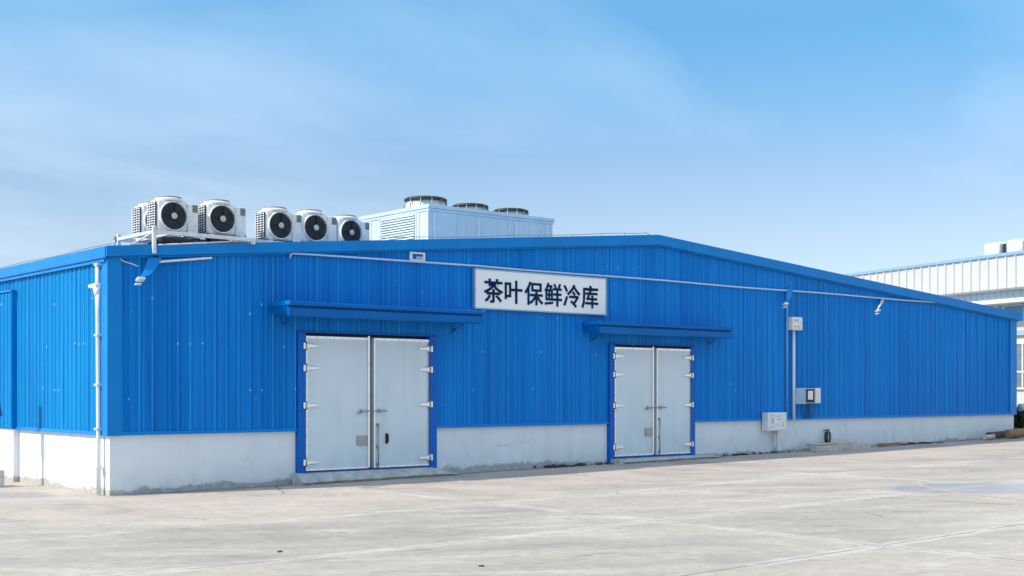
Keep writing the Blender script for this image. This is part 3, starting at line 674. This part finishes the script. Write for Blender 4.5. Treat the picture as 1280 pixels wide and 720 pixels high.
m = MB(); m.box(cx0 - .012, cx0 - .002, cy0 + .60, cy0 + 2.22, czb, czt - .16); lv = m.build('louvre_panel', m_fin, big)
m = MB()
for i in range(17):
    z = czb + .02 + i * .068
    m.prism([(cx0 - .045, z), (cx0 - .0125, z + .055), (cx0 - .0125, z + .062), (cx0 - .045, z + .012)], 1, cy0 + .60, cy0 + 2.22)
m.build('louvre_blade', m_galv_panel, lv)
for i, x in enumerate((11.84 , 13.42, 14.93)):
    px, py, z = x - 12.96, 0.02, czt + .10
    rr = .55 if i == 0 else .475
    h = .42 if i == 0 else .38
    m = MB(); m.lathe([(rr + .05, .0), (rr + .05, h * .35), (rr, h * .45), (rr, h * .78), (rr - .05, h * .8), (rr - .06, .0)], (px, py, z), 2, 36); fr = m.build('fan_ring', m_galv_panel, big)
    m = MB()
    for k in range(12):
        a = k * math.pi / 6 + .2; c_, s_ = math.cos(a), math.sin(a)
        m.tube([(px + (rr + .07) * c_, py + (rr + .07) * s_, z), (px + (rr + .045) * c_, py + (rr + .045) * s_, z + h * .95)], .016, 5)
        m.tube([(px + (rr + .03) * c_, py + (rr + .03) * s_, z + h), (px + .12 * c_, py + .12 * s_, z + h + .06)], .009, 5)
    for q in (.3, .6, .85): m.tube([(px + rr * q * math.cos(a * math.pi / 14), py + rr * q * math.sin(a * math.pi / 14), z + h + .055 * (1.1 - q)) for a in range(29)], .007, 4, False)
    m.build('fan_guard', m_steel, fr)
    m = MB(); m.lathe([(rr + .01, h * .80), (rr + .06, h * .84), (rr + .05, h * .97), (rr - .02, h + .02), (rr - .05, h), (rr - .03, h * .82)], (px, py, z), 2, 36); m.build('fan_lip', m_dark, fr)
    m = MB(); m.lathe([(.10, .10), (.13, .14), (.13, h + .05), (.05, h + .07)], (px, py, z), 2, 16); m.build('fan_motor', m_dark, fr)
    for k in range(5):
        a = k * 2 * math.pi / 5; m = MB()
        v = [(.12, a, .12), (.12, a + .5, .17), (rr - .07, a + .55, .20), (rr - .07, a + .1, .11)]
        m.quad(*[(px + r * math.cos(q), py + r * math.sin(q), z + hh) for r, q, hh in v]); m.build('fan_blade', m_blade, fr)
m = MB(); m.tube([(15.20, 5.4, 6.30), (15.45, 5.35, 6.22), (15.47, 5.35, roofz(15.4))], .022, 6)
tag(m.build('bent_pipe', m_galv), 'short bent pipe beside the right end of the big condenser', 'pipe')

# ------------------------------------------------------------------ lightning wires
def roof_wire(pts, posts, label):
    t = thing('lightning_wire', label, 'wire', pts[0], 0, 'thin wires on short pins round the roof edge'); o = Vector(pts[0])
    m = MB(); m.tube([Vector(p) - o for p in pts], .0075, 5); m.build('wire', m_wire, t)
    m = MB()
    for p, zb in posts: m.tube([Vector(p) - o, Vector((p[0], p[1], zb)) - o], .008, 5)
    m.build('pin', m_wire, t)
pts = [(x, 0.15, roofz(x) + .10 + .012 * math.sin(x * 2.1)) for x in [6.0 + .55 * i for i in range(15)]] + [(13.95, .15, roofz(13.95) + .11), (14.15, .15, roofz(14.1) + .03)]
roof_wire(pts, [((x, .15, roofz(x) + .10), roofz(x)) for x in (6.2, 7.6, 9.0, 10.4, 11.45, 12.4, 13.2)], 'thin wire on pins along the gable edge between the fan units and the ridge')
pts = [(0.03, y, ZL + .085 + .01 * math.sin(y * 1.7)) for y in [-.05 + .6 * i for i in range(29)]]
roof_wire(pts, [((.03, y, ZL + .085), ZL) for y in [.55 + 1.05 * i for i in range(16)]], 'thin wire on pins along the sunlit side eave at the left')

# ------------------------------------------------------------------ pipes, lamps and boxes on the front wall
m = MB(); m.tube([(3.66, -.06, 4.52), (3.66, -.10, 4.60), (3.75, -.10, 4.615), (8.3, -.10, 4.655)] + [(8.3 + i * 1.5, -.10, 4.655 - .01 * math.sin(i * 1.3)) for i in range(1, 15)] + [(30.6, -.10, 4.575)], .023, 8)
tag(m.build('conduit_pipe', m_conduit), 'long pale conduit running level across the front wall above the sign', 'conduit')
for xx in ():
    pass
m = MB(); m.tube([(.87, -.09, 4.262), (.93, -.10, 4.27), (1.90, -.10, 4.40), (1.96, -.09, 4.41)], .024, 7)
tag(m.build('short_pipe', m_pvc), 'short white pipe slanting under the fascia below the first fan unit', 'pipe')
m = MB(); m.tube([(.16, -.075, 4.27), (.24, -.09, 4.225), (.36, -.09, 4.20), (.48, -.08, 4.165), (.52, -.065, 4.16)], .009, 6)
tag(m.build('loose_cable', m_pvc), 'thin loose white cable under the roof corner', 'cable')

def wall_lamp(base, head, label, gusset):
    t = thing('wall_lamp', label, 'lamp', base, 0, 'lamps on arms along the front wall'); b = Vector(base); h = Vector(head) - b
    m = MB()
    if gusset:
        w = .11; q = [(-w, .0, .06), (w, .0, .06), (w * .6, 0, -.12), (-w * .6, 0, -.12)]
        n = 7; prev = None
        for i in range(n + 1):
            s = i / n; p = h * s + Vector((0, 0, -.10 * math.sin(math.pi * s) )) ; r = .10 * (1 - s) + .022
            ring = [m.bm.verts.new(p + Vector((dx * r, 0.02 * dy, dz * r * .9 + .0))) for dx, dy, dz in ((-1, -1, 0), (1, -1, 0), (1, 1, 0.4), (-1, 1, 0.4))]
            if prev:
                for k in range(4): m.bm.faces.new((prev[k], prev[(k + 1) % 4], ring[(k + 1) % 4], ring[k]))
            else: m.bm.faces.new(ring)
            prev = ring
        m.bm.faces.new(prev); m.build('arm', m_blue_trim, t)
    else:
        m.tube([(0, 0, 0), h * .35 + Vector((0, 0, -.02)), h], [.05, .032, .018], 8); m.build('arm', m_pvc, t)
    m = MB(); m.box(-.07, .07, -.0, .05, -.08, .08, .006); m.build('wall_plate', m_alu if not gusset else m_blue_trim, t)
    M4 = Matrix.Translation(h + Vector((0, 0, -.05))) @ Matrix.Rotation(R(-25), 4, 'X')
    m = MB(); m.box(-.075, .075, -.06, .06, -.024, .024, .015, 3, M4); hd = m.build('lamp_head', m_galv, t)
    M5 = Matrix.Translation(h + Vector((-.05, -.02, -.14))) @ Matrix.Rotation(R(-10), 4, 'X')
    m = MB(); m.box(-.055, .045, -.045, .045, -.012, .012, .006, 2, M5); m.build('lens', m_pvc, t)
    return t
wall_lamp((0.82, -.10, 4.33), (0.34, -.55, 3.93), 'lamp on a blue curved arm under the near roof corner', True)
wall_lamp((19.43, -.08, 4.70), (18.62, -.55, 4.28), 'lamp on a blue arm over the small notice box', True)
wall_lamp((23.82, -.08, 4.60), (22.75, -.65, 4.26), 'lamp on a bare white arm, furthest right on the front wall', False)

m = MB(); m.tube([(19.56, -.10, 1.08), (19.56, -.10, 3.60)], .042, 10)
tag(m.build('wall_pole', m_pvc), 'white upright pipe below the small notice box', 'pipe')
m = MB(); m.tube([(19.28, -.085, 1.12), (19.28, -.085, 4.42), (19.31, -.085, 4.47)], .022, 8)
tag(m.build('cable_tube', m_alu), 'thin blue-grey cable tube just left of the notice box', 'pipe')
nb = thing('notice_box', 'small white notice box with faint coloured print high on the wall', 'notice', (19.56, -.06, 3.57))
m = MB(); m.box(-.215, .22, -.17, 0, 0, .36, .012); m.build('box', m_white_metal, nb)
m = MB()
for x, z, w in ((-.10, .27, .035), (-.12, .10, .03)): m.box(x - w, x + w, -.1735, -.1705, z - .022, z + .022)
m.build('red_print', m_red, nb)
m = MB()
for x, z, w, h in ((.0, .275, .05, .018), (-.02, .23, .09, .008), (.13, .19, .016, .022), (-.13, .06, .02, .014), (.05, .055, .10, .008)): m.box(x - w, x + w, -.1735, -.1705, z - h, z + h)
m.build('grey_print', m_lilac, nb)
m = MB(); m.box(-.06, .14, -.1735, -.1705, .085, .118); m.build('orange_print', m_orange, nb)

mb = thing('control_box', 'white panel box with small labels half on the plinth', 'control box', (18.64, -.02, .86))
m = MB(); m.box(-.40, .40, -.24, -.03, -.06, .44, .015); m.build('box', m_white_metal, mb)
m = MB(); m.box(-.30, .38, -.255, -.2405, -.03, .41, .006); d = m.build('front_panel', m_white_metal, mb)
m = MB(); m.box(-.02, .14, -.258, -.2555, .24, .27); m.build('orange_print', m_orange, d)
m = MB()
for x, z, w, h in ((-.22, .22, .035, .08), (-.2, .36, .06, .008), (.02, .34, .15, .008), (-.02, .10, .1, .006), (.2, .09, .06, .012), (.24, .16, .02, .02), (-.2, .05, .05, .012)): m.box(x - w, x + w, -.258, -.2555, z - h, z + h)
m.build('grey_print', m_lilac, d)
m = MB(); m.tube([(.10, -.07, -.06), (.10, -.07, -.70)], .028, 8); m.tube([(.20, -.06, -.06), (.20, -.06, -.70)], .014, 6); m.build('cable_pipe', m_galv, mb)

ob = thing('switch_box', 'open grey switch box with its two doors swung wide on the blue wall', 'switch box', (20.12, -.06, 1.54))
m = MB(); m.box(-.17, .25, -.14, 0, 0, .42, .008); m.build('box', m_galv, ob)
m = MB(); m.box(-.15, .23, -.145, -.1405, .02, .40); m.build('dark_interior', m_black, ob)
m = MB(); m.box(-.08, .14, -.17, -.146, .10, .35, .006); m.build('switch_gear', m_white_metal, ob)
M4 = Matrix.Translation((-.17, -.14, 0)) @ Matrix.Rotation(R(-18), 4, 'Z')
m = MB(); m.box(-.34, -.005, -.03, 0, -.02, .43, .005, 2, M4); m.build('door', m_alu, ob)
M4 = Matrix.Translation((.25, -.14, 0)) @ Matrix.Rotation(R(14), 4, 'Z')
m = MB(); m.box(.005, .36, -.03, 0, 0, .43, .005, 2, M4); m.build('door', m_white_metal, ob)
m = MB()
for k in range(4): m.tube([(-.1 + .07 * k, -.10, 0), (-.08 + .06 * k, -.09, -.2), (-.12 + .11 * k, -.06, -.44)], .010, 6)
m.build('cable', m_black, ob)

cc = thing('cable_coil', 'black cable coiled on a hook low on the plinth', 'cable', (21.05, -.06, .74))
m = MB()
for k in range(5):
    a0 = random.uniform(0, 6); rx, rz = random.uniform(.06, .10), random.uniform(.15, .21)
    m.tube([(.0 + rx * math.sin(a) + .01 * k, -.02 - .018 * k, -.17 + rz * math.cos(a)) for a in [i * 2 * math.pi / 18 + a0 for i in range(19)]], .010, 6)
m.tube([(.0, -.03, -.34), (-.03, -.04, -.45), (.02, -.05, -.54)], .014, 6); m.build('cable', m_black, cc)
m = MB(); m.tube([(.0, .06, .02), (.0, -.12, .02), (.0, -.13, .06)], .012, 6); m.tube([(-.09, -.01, .03), (.18, -.01, .04)], .01, 6); m.build('hook', m_rust, cc)

# downpipe on the sunlit side
dp = thing('downpipe', 'white downpipe with a hopper near the corner of the sunlit side', 'drainpipe', (-.10, .26, 0), 0)
m = MB(); m.tube([(.0, .04, 4.20), (.0, .04, 3.80), (0, .03, 3.62)], .045, 10); m.tube([(.0, .03, 3.66), (0, .03, 3.30), (.0, .0, 1.15), (.0, .0, .02)], [.055, .042, .040, .042], 10); m.build('pipe', m_pvc, dp)
m = MB(); m.box(-.07, .05, -.03, .33, 3.76, 3.84, .03, 3); m.tube([(0, .05, 3.78), (0, .04, 3.60)], [.085, .06], 10); m.build('hopper', m_pvc, dp)
m = MB()
for z in (4.18, 2.9, 2.0, 1.2, .5): m.box(-.055, .065, -.06, .09, z - .02, z + .02, .004)
m.build('clip', m_galv, dp)

# ------------------------------------------------------------------ concrete ramps at the doors
def ramp(x0, x1, xr, zt, d, label):
    t = MB(); n = 26; rows = []
    for i in range(n + 1):
        s = i / n; x = x0 + (x1 - x0) * s; g = gz(x) - .05
        k = 1.0 if s < .86 else max(0.0, (1 - s) / .14)
        top = gz(x) + (zt - gz(x)) * (k if k > .02 else .02); j = random.uniform(-.012, .012)
        dd = d * (1 + random.uniform(-.07, .07))
        rows.append([t.bm.verts.new(p) for p in ((x, -.04, g), (x, -.04, top), (x, -.20, top - .01 + j), (x, -dd, gz(x) + .10 * k + j * .5), (x + j, -dd - .03, gz(x) + .05 * k), (x + j, -dd + .03, gz(x) + .004), (x, -dd + .03, g))])
    for a, b in zip(rows, rows[1:]):
        for k in range(6): t.bm.faces.new((a[k], b[k], b[k + 1], a[k + 1]))
    t.bm.faces.new(rows[0]); t.bm.faces.new(rows[-1][::-1])
    return tag(t.build('door_ramp', m_conc), label, 'ramp', 'concrete ramps at the doors')
ramp(3.72, 7.72, 7.3, .255, .46, 'rough concrete ramp at the foot of the larger left double door')
ramp(12.48, 16.1, 15.6, .24, .52, 'rough concrete ramp at the foot of the smaller right double door')

# ------------------------------------------------------------------ odds and ends along the wall
def plank(c, size, rz, mat, label, cat, name, rx=0, group=None):
    m = MB(); m.box(-size[0] / 2, size[0] / 2, -size[1] / 2, size[1] / 2, 0, size[2], .012, 2)
    for v in m.bm.verts: v.co += Vector((random.uniform(-1, 1), random.uniform(-1, 1), random.uniform(-1, 1))) * .008
    o = m.build(name, mat); o.location = c; o.rotation_euler = (rx, 0, rz); return tag(o, label, cat, group)
plank((20.35, -.62, gz(20)), (1.25, .16, .15), R(2), m_wood, 'pale squared timber lying in front, left of the pair below the cable coil', 'timber', 'timber_beam', 0, 'timbers lying along the wall')
plank((21.75, -.42, gz(21.7)), (1.75, .14, .13), R(-1), m_wood, 'longer pale timber lying behind and to the right, under the cable coil', 'timber', 'timber_beam', 0, 'timbers lying along the wall')
plank((20.95, -.36, gz(21) + .135), (2.3, .10, .07), R(1), m_wood, 'thin grey board laid on top of the pale timbers', 'board', 'board')
plank((23.7, -.42, gz(23.6)), (1.1, .16, .09), R(4), m_brown, 'short brown board on the ground right of the pale timbers', 'board', 'board')
for i in range(9):
    x = 24.4 + i * .22 + random.uniform(-.05, .05)
m = MB()
for i in range(14):
    x = random.uniform(-1.0, 1.0); m.box(x - .1, x + .1, -.08, .08, 0, random.uniform(.02, .06), .012, 1, Matrix.Rotation(random.uniform(-.4, .4), 4, 'Z'))
o = m.build('rubble', m_darkwood); o.location = (25.3, -.25, gz(25.3)); tag(o, 'thin dark strip of rubble along the plinth foot right of the brown board', 'rubble', None, 'stuff')
m = MB()
for i in range(34):
    s = random.uniform(.02, .07); x = random.uniform(-1.2, 1.3); y = random.uniform(-.14, .12)
    m.box(x - s, x + s, y - s, y + s, -.01, s * .9, s * .3, 1, Matrix.Rotation(random.uniform(-.2, .2), 4, 'Z'))
o = m.build('rubble', m_darkwood); o.location = (11.2, -.12, gz(11.2)); tag(o, 'dark crumbled mortar heaped at the plinth foot left of the right door', 'rubble', None, 'stuff')
m = MB()
for i in range(40):
    s = random.uniform(.012, .04); x = random.uniform(-1.5, 1.5); y = random.uniform(-.10, .08)
    m.box(x - s, x + s, y - s, y + s, -.01, s * 1.1, s * .3, 1, Matrix.Rotation(random.uniform(-.1, .1), 4, 'Z'))
o = m.build('rubble', m_darkwood); o.location = (18.0, -.10, gz(18)); tag(o, 'scatter of small dark crumbs along the plinth foot under the control box', 'rubble', None, 'stuff')

def log(a, b, r, mat, label, cat='log', name='log'):
    m = MB(); A, B = Vector(a), Vector(b); n = 6
    m.tube([A.lerp(B, i / n) + Vector((random.uniform(-.02, .02), random.uniform(-.02, .02), 0)) for i in range(n + 1)], [r * random.uniform(.88, 1.08) for i in range(n + 1)], 12)
    return tag(m.build(name, mat), label, cat)
G = gz(33)
log((28.4, -.75, G + .07), (29.0, -.72, G + .075), .075, m_wood, 'short pale log end at the left of the pile by the far corner')
log((28.95, -.55, G + .10), (30.1, -.45, G + .11), .11, m_darkwood, 'dark rotten log lying before the far right corner')
log((30.0, -.62, G + .13), (31.0, -.60, G + .15), .15, m_brown, 'thick brown log just left of the concrete pipe')
log((31.0, -.70, G + .14), (32.6, -.78, G + .15), .155, m_conc, 'pale concrete pipe lying at the far right corner', 'pipe', 'concrete_pipe')
log((32.7, -.40, G + .16), (34.6, -.45, G + .20), .18, m_wood, 'large pale log beyond the concrete pipe at the right edge')

def shrub(c, rx, ry, rz, n, label, dry):
    t = thing('shrub', label, 'shrub', c, 0, 'shrubs beyond the far corner'); m = MB(); st = MB()
    cl = [(random.uniform(-rx, rx), random.uniform(-ry, ry), random.uniform(.15, 1) * rz, random.uniform(.15, .32)) for k in range(26)]
    for x, y, z, r in cl: st.tube([(x * .2, y * .2, -.1), (x * .6, y * .6, z * .55), (x, y, z)], [.02, .014, .006], 5)
    for i in range(n):
        x, y, z, r = random.choice(cl); d = Vector((random.gauss(0, 1), random.gauss(0, 1), random.gauss(0, 1))).normalized() * r * random.random() ** .5
        p = Vector((x, y, max(z, .05))) + d; s = random.uniform(.03, .065)
        u = Vector((random.gauss(0, 1), random.gauss(0, 1), random.gauss(0, .6))).normalized(); w = u.cross(Vector((random.gauss(0, 1), random.gauss(0, 1), random.gauss(0, 1)))).normalized()
        m.quad(p - u * s * 1.6, p + w * s * .6, p + u * s * 1.6, p - w * s * .6)
    m.build('foliage', m_dryleaf if dry else m_leaf, t); st.build('stem', m_darkwood, t)
shrub((33.1, 0.75, G), .6, .5, .85, 2200, 'dark green leafy shrub in the gap past the far blue corner', False)
shrub((34.3, 1.2, G), .8, .5, .75, 2200, 'dark shrub at the right edge before the white building', False)
shrub((33.5, 0.15, G), .5, .25, .32, 900, 'clump of dry yellow weeds in front of the dark shrub', True)
m = MB(); m.tube([(33.0, .55, G + .95), (33.35, .4, G + .97), (33.55, .34, G + .92), (33.66, .30, G + .78), (33.70, .29, G + .50), (33.74, .28, G)], .14, 12)
tag(m.build('bent_pipe', m_pvc), 'fat white bent pipe poking out past the far blue corner above the shrubs', 'pipe')

for i, (x, y, lab) in enumerate(((-1.67, -9.02, 'small dark stone on the open concrete at the lower left'), (-.62, -11.5, 'small dark stone on the open concrete near the bottom middle'))):
    m = MB(); m.lathe([(.010, 0), (.032, .005), (.035, .012), (.018, .020)], (0, 0, 0), 2, 7, False)
    for v in m.bm.verts: v.co += Vector((random.uniform(-1, 1), random.uniform(-1, 1), random.uniform(-.4, .4))) * .007
    o = m.build('stone', m_darkwood); o.location = (x, y, -.004); tag(o, lab, 'stone')

# post at the left edge of the yard
po = thing('service_post', 'grey post at the left edge carrying a white box and a hanging blue cover', 'post', (-.93, 3.62, 0))
m = MB(); m.box(-.045, .045, -.045, .045, .30, 2.15, .006); m.build('pole', m_galv, po)
m = MB(); m.box(-.13, .10, -.11, .11, 2.05, 2.34, .012); m.build('box', m_pvc, po)
m = MB(); m.box(-.12, .09, -.07, .07, 1.90, 2.0, .012); m.build('clamp', m_black, po)
m = MB(); m.prism([(-.14, 1.88), (.12, 1.88), (.19, 1.58), (.22, 1.40), (.10, 1.36), (-.10, 1.44)], 1, -.06, .05); m.build('cover', m_bluefab, po)
m = MB(); m.box(-.34, .26, -.3, .3, -.1, .32, .03, 2)
for v in m.bm.verts: v.co += Vector((random.uniform(-1, 1), random.uniform(-1, 1), random.uniform(-1, 1))) * .02
o = m.build('concrete_block', m_conc); o.location = (-1.0, 3.62, 0); tag(o, 'rough concrete footing block under the grey post at the left edge', 'concrete block')

# ------------------------------------------------------------------ white building beyond
wb = thing('white_building', 'tall white ribbed industrial building behind the right end of the warehouse', 'building', (49.2, 9.62, G), -math.atan2(.295, .955))
# local frame: +Y runs away along the facade, -X faces the yard
def facade(z0, z1, x, y0, y1, per, h, name, mat):
    m = MB(); y = y0
    while y < y1:
        p = [(y, 0), (y + per * .06, 0), (y + per * .10, h), (y + per * .20, h), (y + per * .24, 0), (y + per, 0)]
        for (a, da), (b, db) in zip(p, p[1:]): m.quad((x - da, a, z0), (x - db, b, z0), (x - db, b, z1), (x - da, a, z1))
        y += per
    return m.build(name, mat, wb)
Y0, Y1, HT = -24.0, 34.2, 8.06
facade(6.50, HT, -.35, Y0, Y1, .60, .07, 'upper_wall', m_whitewall)
facade(4.95, 6.45, 0, Y0, Y1, .42, .04, 'lower_wall', m_greywall)
m = MB(); m.box(0.05, 22, Y0, Y1, 0, 4.95); m.box(.05, 22, Y0, Y1, 4.951, HT - .05); m.build('wall', m_whitewall, wb)
m = MB(); m.box(-.45, 22.2, Y0 - .1, Y1 + .1, HT, HT + .16, .02); m.build('roof', m_alu, wb)
m = MB(); m.box(-.40, .0, Y0, Y1, 6.40, 6.499); m.build('soffit_trim', m_steel, wb)
m = MB(); m.box(-1.2, 0, Y0, 16.0, 5.72, 5.90, .01); m.build('canopy', m_white_metal, wb)
for k in range(12):
    y = -20 + k * 3.0
    m = MB(); m.box(-.09, .0, y, y + 2.6, 5.20, 5.70, .01); f = m.build('window', m_white_metal, wb)
    m = MB(); m.box(-.10, -.0905, y + .08, y + 2.52, 5.26, 5.64); m.build('pane', m_blueglass, f)
for k in range(12):
    y = -20 + k * 3.0
    m = MB(); m.box(-.08, .045, y + .2, y + 2.5, 1.6, 3.9, .01); f = m.build('window', m_white_metal, wb)
    for a, b in ((.30, 1.32), (1.40, 2.42)):
        m = MB(); m.box(-.09, -.0805, y + a, y + b, 2.5, 3.8); m.build('pane', m_glass, f)
        m = MB(); m.box(-.09, -.0805, y + a, y + b, 1.7, 2.42); m.build('pane', m_glass, f)
m = MB(); m.box(-.12, .045, Y0, Y1, 4.2, 4.45, .01); m.build('string_course', m_greywall, wb)
for k in range(6):
    m = MB(); m.box(-.16, 0, -18.9 + k * 6, -18.75 + k * 6, 4.96, 5.71); m.build('downpipe', m_steel, wb)
def roof_cowl(y, w, label):
    c = Vector((49.2, 9.62, G)) + Matrix.Rotation(-math.atan2(.295, .955), 3, 'Z') @ Vector((.3, y, HT + .16))
    t = thing('roof_ventilator', label, 'ventilator', c, -math.atan2(.295, .955), 'ventilators on the white building roof')
    m = MB(); m.box(-.45, .6, -w / 2, w / 2, 0, .62, .12, 4, smooth=True); m.build('casing', m_white_metal, t)
    m = MB(); m.box(-.2, .5, -w / 2 - .30, -w / 2 - .002, .05, .52, .03); s = m.build('louvre', m_dark, t)
    m = MB()
    for k in range(4): m.box(-.22, .52, -w / 2 - .31, -w / 2 - .28, .10 + k * .11, .14 + k * .11)
    m.build('louvre_blade', m_galv, s)
roof_cowl(1.35, 1.0, 'white ventilator on the roof edge of the white building, the left one')
roof_cowl(-0.15, 1.0, 'white ventilator on the roof edge of the white building, the right one')
